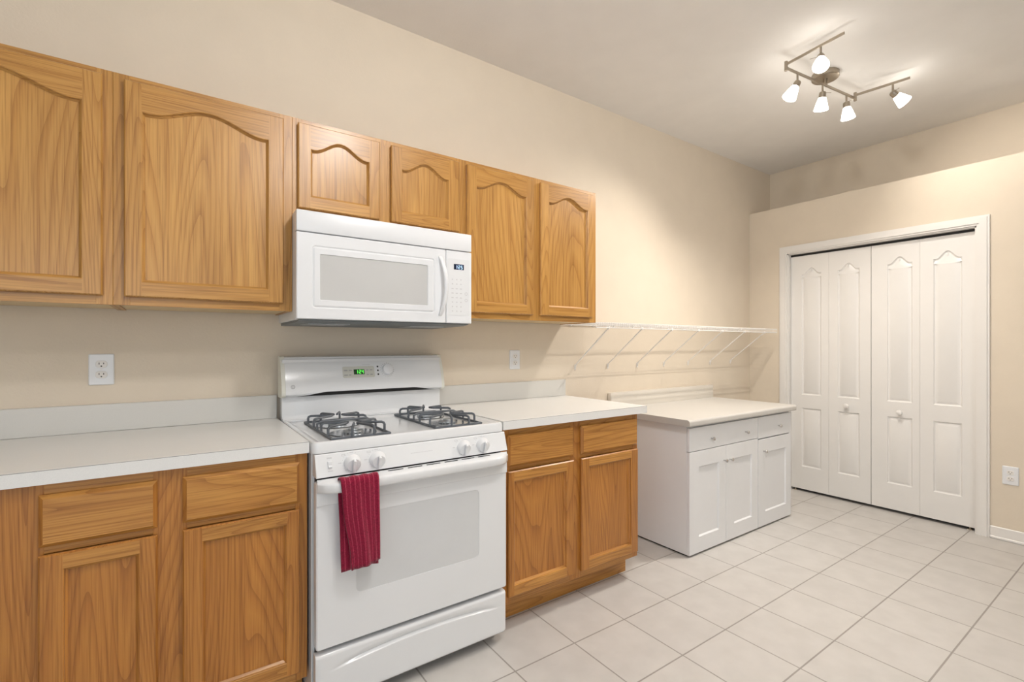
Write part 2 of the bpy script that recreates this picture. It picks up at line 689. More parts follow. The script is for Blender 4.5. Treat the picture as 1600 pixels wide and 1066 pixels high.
def closet_knob(parent, y, z, xf):
    bm = B()
    lathe(bm, [(0.008, 0.0), (0.008, 0.010), (0.015, 0.016), (0.019, 0.024), (0.017, 0.032), (0.008, 0.036), (0, 0.037)], (xf, y, z), (-1, 0, 0), 20)
    put('door_knob', bm, M['door'], parent)


XD = XC + .038
lw = (OY1 - OY0 - 2 * jt - .006) / 4
ys = [OY1 - jt - .002 - lw * i for i in range(5)]
for di, (cs, ky, kz, txt) in enumerate((((1.848, 1.578), 1.586, 0.757, 'white bifold closet door nearer the back wall, two arched panels'),
                                       ((1.252, 0.985), 1.247, 0.745, 'white bifold closet door nearer the wall outlet, two arched panels'))):
    dr = bpy.data.objects.new('door_%d' % (di + 1), None)
    COL.objects.link(dr)
    g = 0.0015 if di == 0 else -0.0015
    ya, yb_, yc = ys[di * 2], ys[di * 2 + 1], ys[di * 2 + 2]
    dr.location = (XD, (ya + yc) / 2, 0)
    WORG[dr.name] = V(dr.location)
    dr['kind'] = 'structure'
    dr['label'] = txt
    dr['category'] = 'door'
    leaf(dr, yb_, ya, cs[0], XD)
    leaf(dr, yc + (0.0025 if di == 0 else 0), yb_, cs[1], XD)
    closet_knob(dr, ky, kz, XD)
    bm = B()       # pivot pin and its floor bracket
    yp = ya - .03 if di == 0 else yc + .03
    box(bm, XD + .008, XD + .028, yp - .012, yp + .012, 0.0, .006)
    lathe(bm, [(.005, .004), (.005, .024)], (XD + .018, yp, 0), (0, 0, 1), 10)
    put('pivot', bm, M['brass'], dr)


# ------------------------------------------------------------------ oak cabinets
def oak_door(parent, x0, x1, z0, z1, yf, px0, px1, pz0, pzs, pzp=None, mats=('oakV', 'oakH', 'oakP'), t=.019):
    bm = B()
    c = .004
    if pzp:
        op = arch(px0, px1, pz0, pzs, pzp)
    else:
        op = rect(px0, px1, pz0, pzs)
    o = rect(x0, x1, z0, z1)
    oi = inset(o, c)
    xa, xb, za, zb = x0 + c, x1 - c, z0 + c, z1 - c
    f0 = frontmap(yf)
    fill(bm, [rect(xa, px0, za, zb)], f0, 0)
    fill(bm, [rect(px1, xb, za, zb)], f0, 0)
    fill(bm, [rect(px0, px1, za, pz0)], f0, 1)
    fill(bm, [[(px0, zb)] + [p for p in reversed(op[2:])] + [(px1, zb)]], f0, 1)
    strip(bm, oi, f0, o, frontmap(yf + .005), 0)
    strip(bm, o, frontmap(yf + .005), inset(o, .002), frontmap(yf + t), 0)
    fill(bm, [inset(o, .002)], frontmap(yf + t), 0)
    l1, l2 = inset(op, .003), inset(op, .0095)
    strip(bm, op, f0, l1, frontmap(yf + .002), 1, 0)
    strip(bm, l1, frontmap(yf + .002), l1, frontmap(yf + .0065), 1, 0)
    strip(bm, l1, frontmap(yf + .0065), l2, frontmap(yf + .0130), 1, 0)
    strip(bm, l2, frontmap(yf + .0130), l2, frontmap(yf + .0150), 1, 0)
    d = put('door', bm, [M[mats[0]], M[mats[1]]], parent, smooth=20)
    bm = B()
    pl = inset(op, .006)
    fill(bm, [pl], frontmap(yf + .0135))
    strip(bm, pl, frontmap(yf + .0135), pl, frontmap(yf + .0175))
    fill(bm, [pl], frontmap(yf + .0175))
    put('door_panel', bm, M[mats[2]], d, smooth=0)
    return d


def oak_drawer(parent, x0, x1, z0, z1, yf, m, t=.019):
    bm = B()
    o = rect(x0, x1, z0, z1)
    strip(bm, inset(o, .010), frontmap(yf), o, frontmap(yf + .010), 0, 1)
    fill(bm, [inset(o, .010)], frontmap(yf))
    strip(bm, o, frontmap(yf + .010), inset(o, .002), frontmap(yf + t))
    fill(bm, [inset(o, .002)], frontmap(yf + t))
    put('drawer_front', bm, [M[m], M['oakB']], parent, smooth=20)


YU = 2.041      # face frame plane of the wall cabinets
ZU0, ZU1 = 1.369, 2.135


def wall_cabinet(label, x0, x1, z0, stiles, doors):
    t = thing('wall_cabinet', label, 'cabinet', ((x0 + x1) / 2, YW, z0), 'oak wall cabinets')
    bm = B()
    g = .0008
    box(bm, x0 + g, x0 + .013, YU + .019, YW - .001, z0, ZU1 - .001)
    box(bm, x1 - .013, x1 - g, YU + .019, YW - .001, z0, ZU1 - .001)
    box(bm, x0 + .013, x1 - .013, YU + .019, YW - .001, ZU1 - .02, ZU1 - .001)
    box(bm, x0 + .013, x1 - .013, YW - .007, YW - .001, z0 + .012, ZU1 - .02)
    box(bm, x0 + .013, x1 - .013, YU + .019, YW - .007, z0 + .004, z0 + .018, mi=1)
    put('carcass', bm, [M['oakV'], M['under']], t)
    bm = B()
    for a, b_ in stiles:
        box(bm, a, b_, YU, YU + .019, z0, ZU1, .0007)
    for (a, b_), (c, d) in zip(stiles[:-1], stiles[1:]):
        box(bm, b_, c, YU + .0003, YU + .019, z0, z0 + .045, mi=1)
        box(bm, b_, c, YU + .0003, YU + .019, ZU1 - .045, ZU1, mi=1)
    put('face_frame', bm, [M['oakV'], M['oakH']], t, smooth=20)
    for d in doors:
        oak_door(t, d[0], d[1], d[2], 2.114, YU - .0195, d[3], d[4], d[5], 2.016, 2.064)
    return t


X1, X2, X3, X4 = -0.172, 0.372, 1.138, 2.031
wall_cabinet('oak wall cabinet at the left edge, over the left counter end', -0.735, X1, ZU0,
             [(-0.734, -0.690), (-0.215, X1 - .0002)], [(-0.708, -0.197, 1.397, -0.653, -0.246, 1.446)])
wall_cabinet('oak wall cabinet with one wide arched door, left of the microwave', X1, X2, ZU0,
             [(X1 + .0002, -0.128), (0.326, X2 - .0002)], [(-0.143, 0.3385, 1.397, -0.097, 0.287, 1.446)])
wall_cabinet('short oak wall cabinet with two small doors above the microwave', X2, X3, 1.755,
             [(X2 + .0002, 0.406), (0.706, 0.784), (1.094, X3 - .0002)],
             [(0.390, 0.7195, 1.778, 0.436, 0.673, 1.826), (0.769, 1.109, 1.778, 0.817, 1.051, 1.826)])
wall_cabinet('oak wall cabinet with two tall doors, right of the microwave', X3, X4, ZU0,
             [(X3 + .0002, 1.166), (1.540, 1.618), (1.976, X4)],
             [(1.150, 1.556, 1.397, 1.202, 1.508, 1.446), (1.603, 1.994, 1.397, 1.659, 1.953, 1.446)])


def base_cabinet(label, x0, x1, yf, stiles, doors, toe_end):
    """yf is the face frame plane"""
    t = thing('base_cabinet', label, 'cabinet', ((x0 + x1) / 2, YW, 0), 'oak base cabinets')
    ztop, zk = .8755, .115
    bm = B()
    box(bm, x0, x1, yf + .019, YW - .001, zk, ztop)
    box(bm, x0, x1, yf + .088, YW - .001, 0.0, zk)
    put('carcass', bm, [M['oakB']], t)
    bm = B()
    for a, b_ in stiles:
        box(bm, a, b_, yf, yf + .019, zk - .001, ztop, .0007)
    for (a, b_), (c, d) in zip(stiles[:-1], stiles[1:]):
        for z0, z1 in ((zk - .001, zk + .045), (.690, .715), (ztop - .045, ztop)):
            box(bm, b_, c, yf + .0003, yf + .019, z0, z1, mi=1)
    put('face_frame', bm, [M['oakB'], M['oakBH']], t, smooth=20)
    bm = B()
    box(bm, x0, x1, yf + .082, yf + .088, .001, zk)
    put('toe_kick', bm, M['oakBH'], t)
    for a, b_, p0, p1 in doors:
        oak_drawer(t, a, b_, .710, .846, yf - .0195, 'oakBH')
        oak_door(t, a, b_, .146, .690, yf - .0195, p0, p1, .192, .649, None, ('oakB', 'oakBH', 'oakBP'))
    return t


base_cabinet('oak base cabinet under the left counter, left of the range', -1.00, 0.3615, 1.728,
             [(-0.999, -0.285), (-0.056, 0.025), (0.325, 0.3615)],
             [(-0.294, -0.046, -0.246, -0.086), (0.014, 0.336, 0.062, 0.296)], None)
base_cabinet('oak base cabinet between the range and the white cabinets', 1.135, 2.014, 1.715,
             [(1.1355, 1.185), (1.535, 1.605), (1.975, 2.014)],
             [(1.168, 1.547, 1.197, 1.500), (1.596, 2.000, 1.644, 1.948)], None)


def countertop(label, x0, x1, yf, bx1):
    t = thing('countertop', label, 'counter', ((x0 + x1) / 2, YW, .876), 'kitchen countertops')
    bm = B()
    box(bm, x0, x1, yf + .0015, YW - .001, .8765, .9125, .0008)
    box(bm, x0, x1, yf + .0012, YW - .021, .9123, .914, .0004)
    put('slab', bm, M['laminate'], t, smooth=20)
    bm = B()
    box(bm, x0, x1, yf, yf + .0016, .8765, .9118)
    put('front_edge', bm, M['laminate'], t, smooth=20)
    bm = B()
    box(bm, x0, x1, yf + .0002, yf + .0013, .9119, .9134)
    put('edge_seam', bm, M['seam'], t)
    bm = B()
    box(bm, x0, bx1, YW - .020, YW - .001, .9141, 1.016, .0012)
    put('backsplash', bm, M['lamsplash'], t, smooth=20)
    return t


countertop('white laminate countertop left of the range, with low backsplash', -1.02, 0.3625, 1.7013, 0.3625)
countertop('white laminate countertop over the oak base cabinet, right of the range', 1.1305, 2.052, 1.6805, 2.052)


# ------------------------------------------------------------------ white cabinets
def shaker_door(parent, x0, x1, z0, z1, yf, m, rail=.062, kx=None, kz=None):
    bm = B()
    o = rect(x0, x1, z0, z1)
    op = rect(x0 + rail + .03, x1 - rail - .012, z0 + rail + .03, z1 - rail - .03)
    fill(bm, [inset(o, .001), op], frontmap(yf))
    strip(bm, op, frontmap(yf), inset(op, .007), frontmap(yf + .008))
    fill(bm, [inset(op, .007)], frontmap(yf + .008))
    strip(bm, inset(o, .001), frontmap(yf), o, frontmap(yf + .001))
    strip(bm, o, frontmap(yf + .001), o, frontmap(yf + .018))
    fill(bm, [o], frontmap(yf + .018))
    d = put('door', bm, m, parent, smooth=20)
    if kx:
        cab_knob(d, kx, kz, yf)
    return d


def cab_knob(parent, x, z, yf):
    bm = B()
    lathe(bm, [(.0045, 0), (.0045, .012), (.009, .016), (.0115, .021), (.010, .026), (.004, .0285), (0, .029)], (x, yf, z), (0, -1, 0), 16)
    put('knob', bm, M['knob'], parent)


def slab_drawer(parent, x0, x1, z0, z1, yf, m, knobs):
    bm = B()
    box(bm, x0, x1, yf, yf + .018, z0, z1, .0012)
    d = put('drawer_front', bm, m, parent, smooth=20)
    for kx in knobs:
        cab_knob(d, kx, .673, yf)


YF2 = 1.688
mw = M['whitecab']


def white_unit(label, x0, x1):
    t = thing('storage_cabinet', label, 'cabinet', ((x0 + x1) / 2, 2.0, 0), 'white storage cabinets')
    bm = B()
    box(bm, x0, x1, YF2 + .020, 2.32, .011, .7655, .001)
    put('carcass', bm, mw, t, smooth=20)
    bm = B()
    box(bm, x0 + .012, x1 - .012, YF2 + .03, 2.31, 0, .011)
    put('plinth', bm, M['black'], t)
    return t


t = white_unit('white double-door cabinet beside the oak base cabinet, two knobs on its drawer', 2.436, 3.190)
slab_drawer(t, 2.436, 3.189, .615, .752, YF2, mw, (2.650, 3.032))
shaker_door(t, 2.436, 2.809, .012, .611, YF2, mw, kx=2.786, kz=.522)
shaker_door(t, 2.812, 3.189, .012, .611, YF2, mw, kx=2.851, kz=.520)
t = white_unit('narrow white single-door cabinet nearest the closet doors', 3.193, 3.645)
slab_drawer(t, 3.195, 3.645, .608, .752, YF2, mw, (3.458,))
shaker_door(t, 3.195, 3.645, .012, .600, YF2, mw, kx=3.262, kz=.518)

t = thing('worktop', 'cream rounded-edge worktop with separate backsplash over the white cabinets', 'counter', (3.0, 2.0, .766))
bm = B()
x0, x1, yf, yb, z0, z1 = 2.400, 3.672, 1.662, 2.316, .7665, .805
prof = [(yb, z0), (yf + .004, z0), (yf, z0 + .006)]
for k in range(7):
    a = math.radians(180 - 90 * k / 6)
    prof.append((yf + .016 + .016 * math.cos(a), z1 - .016 + .016 * math.sin(a)))
prof.append((yb, z1))
strip(bm, prof, lambda a, b: V((x0, a, b)), prof, lambda a, b: V((x1, a, b)))
fill(bm, [prof], lambda a, b: V((x0, a, b)), 1)
fill(bm, [prof], lambda a, b: V((x1, a, b)), 1)
bmesh.ops.remove_doubles(bm, verts=bm.verts, dist=1e-5)
put('slab', bm, [M['lam2'], M['lamedge']], t, smooth=30)
bm = B()
box(bm, 2.452, 3.672, 2.317, YW - .002, .790, .908, .006, 2)
put('backsplash', bm, M['lam3'], t)

# ------------------------------------------------------------------ wire shelf
SX0, SX1, SZ, SY = 2.040, 4.175, 1.374, 2.048
t = thing('wire_shelf', 'white wire shelf on seven angled braces above the white cabinets', 'shelf', ((SX0 + SX1) / 2, YW, SZ))
bm = B()
n = int((SX1 - SX0) / .0191)
for i in range(n + 1):
    x = SX0 + (SX1 - SX0) * i / n
    tube(bm, [(x, YW - .006, SZ), (x, SY, SZ), (x, SY, SZ - .030)], .0019, 5)
put('wire_deck', bm, M['wire'], t)
bm = B()
for y, z, r in ((YW - .007, SZ - .004, .003), (2.22, SZ - .004, .003), (2.14, SZ - .004, .003), (SY + .003, SZ - .003, .0032), (SY, SZ - .031, .0034)):
    tube(bm, [(SX0, y, z), (SX1, y, z)], r, 6)
put('support_rods', bm, M['wire'], t)
for i in range(7):
    x = 2.150 + .3048 * i
    bm = B()
    tube(bm, [(x, SY + .002, SZ - .026), (x, SY + .010, SZ - .038), (x, YW - .012, 1.112), (x, YW - .005, 1.088)], .0042, 8)
    box(bm, x - .006, x + .006, SY - .004, SY + .008, SZ - .040, SZ - .022, .002)
    box(bm, x - .007, x + .007, YW - .004, YW - .0005, 1.075, 1.110, .001)
    put('brace', bm, M['wire'], t)
for i in range(11):
    x = 2.11 + .2 * i
    bm = B()
    box(bm, x - .006, x + .006, YW - .012, YW - .0005, SZ - .012, SZ + .006, .002)
    put('wall_clip', bm, M['trim'], t)


# ------------------------------------------------------------------ outlets
def outlet(label, fn, a, z):
    """fn(u, v, d): plate coordinates (right, up, out) to world"""
    t = thing('power_outlet', label, 'outlet', fn(a, z - .0575, 0), 'wall outlets')
    P = lambda d: (lambda u, v: fn(u, v, d))
    bm = B()
    o = rrect(a - .037, a + .037, z - .058, z + .058, .004, 3)
    strip(bm, o, P(0.0005), o, P(.003))
    strip(bm, o, P(.003), inset(o, .003), P(.006))
    fill(bm, [inset(o, .003)], P(.006))
    put('cover_plate', bm, M['plastic'], t, smooth=25)
    for s in (-1, 1):
        zc = z + s * .0195
        bm = B()
        r = rrect(a - .017, a + .017, zc - .0135, zc + .0135, .011, 6)
        strip(bm, r, P(.006), inset(r, .001), P(.0085))
        fill(bm, [inset(r, .001)], P(.0085))
        rc = put('receptacle', bm, M['trim'], t, smooth=25)
        bm = B()
        for du, h in ((-.0065, .0075), (.0065, .006)):
            fill(bm, [rect(a + du - .0013, a + du + .0013, zc + .003 - h / 2, zc + .003 + h / 2)], P(.0088))
        fill(bm, [[(a + .0026 * math.cos(k * math.pi / 5), zc - .007 + .0026 * math.sin(k * math.pi / 5)) for k in range(10)]], P(.0088))
        put('slot', bm, M['slot'], rc, smooth=0)
    bm = B()
    c0 = fn(a, z, .006)
    lathe(bm, [(.003, 0), (.003, .0012), (0, .0016)], c0, fn(a, z, 1) - fn(a, z, 0), 10)
    put('screw', bm, M['trim'], t)
    return t


back = lambda u, v, d: V((u, YW - d, v))
right = lambda u, v, d: V((XC - d, -u, v))
outlet('white wall outlet above the left countertop', back, -0.231, 1.1455)
outlet('white wall outlet between the range and the wire shelf', back, 1.663, 1.150)
outlet('white wall outlet low on the closet wall, right of the bifold doors', right, -0.675, .415)

# ------------------------------------------------------------------ gas range
RX0, RX1 = .3665, 1.1275
rng = thing('gas_range', 'white freestanding gas range with backguard clock and oven window', 'stove', ((RX0 + RX1) / 2, 2.0, 0))
bm = B()
box(bm, RX0 + .002, RX1 - .002, 1.700, 2.315, .030, .874, .002)
for x in (RX0 + .04, RX1 - .04):
    for y in (1.76, 2.26):
        lathe(bm, [(.018, 0.0005), (.018, .012), (.010, .014), (.010, .031)], (x, y, 0), (0, 0, 1), 12)
put('body', bm, M['enamel'], rng)
bm = B()
box(bm, RX0 + .012, RX1 - .012, 1.680, 1.701, .045, .872)
put('front_recess', bm, M['black'], rng)
# cooktop with rolled rim
bm = B()
zc, zr = .9035, .9135
ol = rrect(RX0, RX1, 1.670, 2.285, .022, 5)
planmap = lambda z: (lambda a, b: V((a, b, z)))
strip(bm, ol, planmap(.8755), ol, planmap(zr - .010))
strip(bm, ol, planmap(zr - .010), inset(ol, .003), planmap(zr - .003))
strip(bm, inset(ol, .003), planmap(zr - .003), inset(ol, .009), planmap(zr))
strip(bm, inset(ol, .009), planmap(zr), inset(ol, .016), planmap(zr - .001))
strip(bm, inset(ol, .016), planmap(zr - .001), inset(ol, .034), planmap(zc))
CX = (RX0 + RX1) / 2
BX = (.548, .946)
BY = (1.835, 2.055)
holes = []
for x in BX:
    for y in BY:
        holes.append([(x + .085 * math.cos(k * math.pi / 14), y + .085 * math.sin(k * math.pi / 14)) for k in range(28)])
fill(bm, [inset(ol, .034)] + holes, planmap(zc))
fill(bm, [ol], planmap(.8755))
bmesh.ops.remove_doubles(bm, verts=bm.verts, dist=1e-5)
put('cooktop', bm, M['enamel'], rng, smooth=40)
for x in BX:
    for y in BY:
        bm = B()
        lathe(bm, [(.087, .0012), (.083, .0014), (.076, -.008), (.056, -.018), (.030, -.021), (.028, -.019), (.056, -.016), (.075, -.006), (.082, .003), (.087, .0028)], (x, y, zc), (0, 0, 1), 28)
        bw = put('drip_bowl', bm, M['chrome'], rng, smooth=50)
        bm = B()
        lathe(bm, [(.012, -.020), (.012, -.004), (.030, .000), (.036, .006), (.034, .012), (.020, .014), (.018, .018), (.010, .0195), (0, .020)], (x, y, zc), (0, 0, 1), 22)
        for k in range(14):
            a = 2 * math.pi * k / 14
            box(bm, x + .0345 * math.cos(a) - .002, x + .0345 * math.cos(a) + .002, y + .0345 * math.sin(a) - .002, y + .0345 * math.sin(a) + .002, zc + .001, zc + .010)
        tube(bm, [(x, y, zc - .008), (x, y + .055 * (1 if y < 1.9 else -1), zc - .008)], .008, 8)
        put('burner', bm, M['burner'], rng)
# backguard: riser, console, end caps
bm = B()
box(bm, RX0 + .004, RX1 - .004, 2.262, 2.318, .900, 1.175, .004, 2)
put('backguard', bm, M['enamel'], rng)
# coved base between cooktop and riser
bm = B()
pr = [(2.266, .905)] + [(2.266 - .030 + .030 * math.cos(math.radians(a)), .9115 + .030 + .030 * math.sin(math.radians(a))) for a in (0, -22, -45, -68, -90)] + [(2.236, .905)]
for x in (RX0 + .006, RX1 - .006):
    pass
strip(bm, pr, lambda a, b: V((RX0 + .006, a, b)), pr, lambda a, b: V((RX1 - .006, a, b)))
fill(bm, [pr], lambda a, b: V((RX0 + .006, a, b)))
fill(bm, [pr], lambda a, b: V((RX1 - .006, a, b)))
put('riser_cove', bm, M['enamel'], rng, smooth=40)


def con_y(z):            # console profile, bulging at the bottom and leaning back at the top
    u = (z - 1.012) / (1.183 - 1.012)
    return 2.222 + .050 * u ** 1.6 + (.020 * (1 - u / .10) ** 2 if u < .10 else 0)


bm = B()
NZ, NX = 18, 24
cx0, cx1 = RX0 + .014, RX1 - .012


def con_bottom(x):       # arched lower lip over the vent
    u = (x - (cx0 + .045)) / (cx1 - .030 - cx0 - .045)
    if u <= 0 or u >= 1:
        return 1.013
    k = min(1, min(u, 1 - u) / .20)
    return 1.013 + .016 * (k * k * (3 - 2 * k))


grid = []
for i in range(NX * 2 + 1):
    x = cx0 + (cx1 - cx0) * i / (NX * 2)
    zb = con_bottom(x)
    col = [bm.verts.new((x, con_y(zb + (1.183 - zb) * j / NZ), zb + (1.183 - zb) * j / NZ)) for j in range(NZ + 1)]
    col.append(bm.verts.new((x, 2.285, 1.186)))
    col.append(bm.verts.new((x, 2.318, 1.186)))
    col.append(bm.verts.new((x, 2.318, 1.02)))
    col.insert(0, bm.verts.new((x, 2.262, zb)))
    grid.append(col)
for A, C in zip(grid[:-1], grid[1:]):
    for j in range(len(A) - 1):
        bm.faces.new((A[j], A[j + 1], C[j + 1], C[j]))
for g_ in (grid[0], grid[-1]):
    bm.faces.new(g_)
cons = put('console', bm, M['enamel'], rng, smooth=40)
for xa, xb in ((RX0 - .002, cx0 + .0005), (cx1 - .0005, RX1 + .004)):
    bm = B()
    pr = [(con_y(1.012 + .171 * j / NZ) + .002, 1.009 + .176 * j / NZ) for j in range(NZ + 1)] + [(2.290, 1.188), (2.322, 1.188), (2.322, 1.009)]
    strip(bm, pr, lambda a, b: V((xa, a, b)), pr, lambda a, b: V((xb, a, b)))
    fill(bm, [pr], lambda a, b: V((xa, a, b)))
    fill(bm, [pr], lambda a, b: V((xb, a, b)))
    bmesh.ops.remove_doubles(bm, verts=bm.verts, dist=1e-5)
    put('end_cap', bm, M['enameloff'], rng, smooth=40)
bm = B()
box(bm, cx0 + .05, cx1 - .035, 2.248, 2.263, 1.0115, 1.036)
put('vent_slot', bm, M['black'], rng)


def con(u, v, d=0.0):    # console surface, d metres proud
    e = 1e-3
    n_ = V((0, -e, (con_y(v + e) - con_y(v - e)) / 2)).normalized()
    return V((u, con_y(v), v)) + n_ * d


def cmap(d):
    return lambda a, b: con(a, b, d)


def seg7(bm, fn, x, z, w, h, ch, th):
    S = {'1': 'bc', '2': 'abged', '4': 'fgbc', '5': 'afgcd', ':': ''}[ch]
    R = {'a': (x, x + w, z + h - th, z + h), 'g': (x, x + w, z + h / 2 - th / 2, z + h / 2 + th / 2), 'd': (x, x + w, z, z + th),
         'f': (x, x + th, z + h / 2, z + h), 'b': (x + w - th, x + w, z + h / 2, z + h), 'e': (x, x + th, z, z + h / 2), 'c': (x + w - th, x + w, z, z + h / 2)}
    for s in S:
        fill(bm, [rect(*R[s])], fn)
    if ch == ':':
        for q in (.3, .65):
            fill(bm, [rect(x, x + th, z + h * q, z + h * q + th)], fn)


bm = B()
pad = rrect(.622, .770, 1.086, 1.137, .006, 4)
strip(bm, pad, cmap(-.0005), pad, cmap(.0012))
fill(bm, [pad], cmap(.0012))
pd = put('clock_keypad', bm, M['beigepad'], rng, smooth=0)
bm = B()
fill(bm, [rect(.672, .722, 1.100, 1.123)], cmap(.0018))
dp = put('display', bm, M['lcdg'], pd, smooth=0)
bm = B()
fn = cmap(.0022)
for ch, x in (('1', .682), (':', .6925), ('2', .697), ('4', .709)):
    seg7(bm, fn, x, 1.103, .0085, .017, ch, .0022)
put('clock_digits', bm, M['ledg'], pd, smooth=0)
for marks in (((.628, 1.117, .016), (.650, 1.117, .014), (.628, 1.096, .016), (.650, 1.096, .010)),
              ((.731, 1.117, .010), (.748, 1.117, .012), (.731, 1.096, .010), (.748, 1.096, .012))):
    bm = B()
    for x, z, w in marks:
        fill(bm, [rect(x, x + w, z, z + .0045)], cmap(.0018))
    put('keypad_print', bm, M['print'], pd, smooth=0)
bm = B()
fill(bm, [rect(.715, .752, 1.1435, 1.1455)], cmap(.0006))
put('heading_print', bm, M['printlt'], rng, smooth=0)
bm = B()
for z in (1.134, 1.116, 1.098):
    fill(bm, [[(.787 + .0042 * math.cos(k * math.pi / 6), z + .0042 * math.sin(k * math.pi / 6)) for k in range(12)]], cmap(.0008))
put('indicator_lights', bm, M['black'], rng, smooth=0)
bm = B()
kc = con(.833, 1.118, 0)
kn = (con(.833, 1.118, 1) - kc).normalized()
lathe(bm, [(.027, 0), (.027, .008), (.0245, .018), (.021, .020), (0, .0205)], kc, kn, 26)
put('oven_dial', bm, M['plastic'], rng)
bm = B()
for k in range(20):
    a = 2 * math.pi * k / 20
    c_, s_ = math.cos(a), math.sin(a)
    r0, r1, w = .0305, .0335, .0012
    fill(bm, [[(.833 + r0 * c_ - w * s_, 1.118 + r0 * s_ + w * c_), (.833 + r0 * c_ + w * s_, 1.118 + r0 * s_ - w * c_),
               (.833 + r1 * c_ + w * s_, 1.118 + r1 * s_ - w * c_), (.833 + r1 * c_ - w * s_, 1.118 + r1 * s_ + w * c_)]], cmap(.0008))
put('dial_scale', bm, M['print'], rng, smooth=0)
bm = B()               # round emblem, lower left of the console
ec, rr = (.409, 1.056), .0085
circ = lambda r: [(ec[0] + r * math.cos(k * math.pi / 12), ec[1] + r * math.sin(k * math.pi / 12)) for k in range(24)]
fill(bm, [circ(rr), circ(rr - .0018)], cmap(.001))
fill(bm, [circ(.0042), circ(.0030)], cmap(.001))
for a in (45, 135, 225, 315):
    a = math.radians(a)
    fill(bm, [[(ec[0] + .0055 * math.cos(a) + .0011 * math.cos(k), ec[1] + .0055 * math.sin(a) + .0011 * math.sin(k)) for k in (0, 1.26, 2.5, 3.77, 5.0)]], cmap(.001))
put('emblem', bm, M['print'], rng, smooth=0)

# sloping control panel
PZ0, PZ1 = .800, .873


def pan_y(z):
    return 1.664 - .024 * (PZ1 - z) / (PZ1 - PZ0)


def pan(u, v, d=0.0):
    n_ = V((0, -1, -.33)).normalized()
    return V((u, pan_y(v), v)) + n_ * d


pmap = lambda d: (lambda a, b: pan(a, b, d))
bm = B()
o = rect(RX0 + .005, RX1 - .003, PZ0, PZ1)
strip(bm, inset(o, .002), pmap(0), o, pmap(-.002))
fill(bm, [inset(o, .002)], pmap(0))
strip(bm, o, pmap(-.002), o, lambda a, b: V((a, 1.6955, b)))
fill(bm, [o], lambda a, b: V((a, 1.6955, b)))
put('control_panel', bm, M['enamel'], rng, smooth=20)
for kx in (.490, .577, .921, 1.008):
    bm = B()
    c0 = pan(kx, .8375)
    ax = V((0, -1, -.33)).normalized()
    lathe(bm, [(.029, 0), (.029, .004), (.026, .012), (.0245, .020), (.022, .0225), (0, .023)], c0, ax, 26)
    up = V((0, -.33, 1)).normalized()
    q = c0 + ax * .022
    for sgn in (1,):
        pts = [q + up * .022, q + up * .018 + ax * .008, q - up * .018 + ax * .008, q - up * .022]
        tube(bm, pts, [.004, .006, .006, .004], 8)
    k_ = put('burner_knob', bm, M['plastic'], rng, smooth=40)
for kx in (.490, .577, .921, 1.008):
    bm = B()
    for k in range(15):
        a = math.radians(-70 - k * 16)
        if k in (5, 6):
            pass
        r0 = .0325
        cx_, cz_ = kx + r0 * math.cos(a), .8375 + r0 * math.sin(a) * .98
        if cz_ < .803 or cz_ > .870:
            continue
        fill(bm, [rect(cx_ - .0009, cx_ + .0009, cz_ - .0012, cz_ + .0012)], pmap(.0006))
    fill(bm, [rect(kx - .046, kx - .036, .838, .8405)], pmap(.0006))
    fill(bm, [rect(kx - .034, kx - .022, .860, .866), rect(kx - .0325, kx - .0235, .8612, .8648)], pmap(.0006))
    fill(bm, [rect(kx - .006, kx + .006, .8675, .8692)], pmap(.0006))
    put('knob_scale', bm, M['printlt'], rng, smooth=0)
bm = B()
for i in range(14):
    x = .703 + i * .0063
    fill(bm, [rect(x, x + .004, .8385, .8408)], pmap(.0006))
put('panel_lettering', bm, M['printlt'], rng, smooth=0)
bm = B()
fill(bm, [rect(.408, .424, .857, .8620)], pmap(.0006))
put('switch_print', bm, M['printlt'], rng, smooth=0)
bm = B()
fill(bm, [rect(.409, .425, .8175, .8200)], pmap(.0006))
put('switch_print', bm, M['printlt'], rng, smooth=0)
bm = B()
c0 = pan(.4165, .838)
box(bm, .4095, .4235, c0.y - .004, c0.y + .004, .826, .850, .001)
tube(bm, [(.411, c0.y - .005, .832), (.422, c0.y - .005, .832)], .0045, 8)
put('light_switch', bm, M['plastic'], rng)

# oven door
DX0, DX1, DZ0, DZ1, DYF = RX0 + .006, RX1 - .004, .232, .783, 1.647
bm = B()
win = rrect(.502, .991, .390, .660, .020, 5)
o = rrect(DX0, DX1, DZ0, DZ1, .008, 3)
fill(bm, [inset(o, .004), win], frontmap(DYF))
strip(bm, inset(o, .004), frontmap(DYF), o, frontmap(DYF + .004))
strip(bm, o, frontmap(DYF + .004), o, frontmap(DYF + .034))
fill(bm, [o], frontmap(DYF + .034))
strip(bm, win, frontmap(DYF), win, frontmap(DYF + .003))
door = put('oven_door', bm, M['enamel'], rng, smooth=25)
bm = B()
fill(bm, [win], frontmap(DYF + .0015))
strip(bm, win, frontmap(DYF + .0015), win, frontmap(DYF + .006))
fill(bm, [win], frontmap(DYF + .006))
put('oven_window', bm, M['ovglass'], door, smooth=0)
# upper band and bowed handle with vent slots behind it
bm = B()
box(bm, DX0, DX1, DYF - .005, DYF + .001, .708, .7825, .003, 2)
put('door_band', bm, M['enamel'], door)
bm = B()
N = 28
hx0, hx1 = DX0 + .001, DX1 - .001


def hfront(u):
    k = min(1, min(u, 1 - u) / .10)
    k = 1 - (1 - k) ** 2.2
    return DYF - .012 - .038 * k


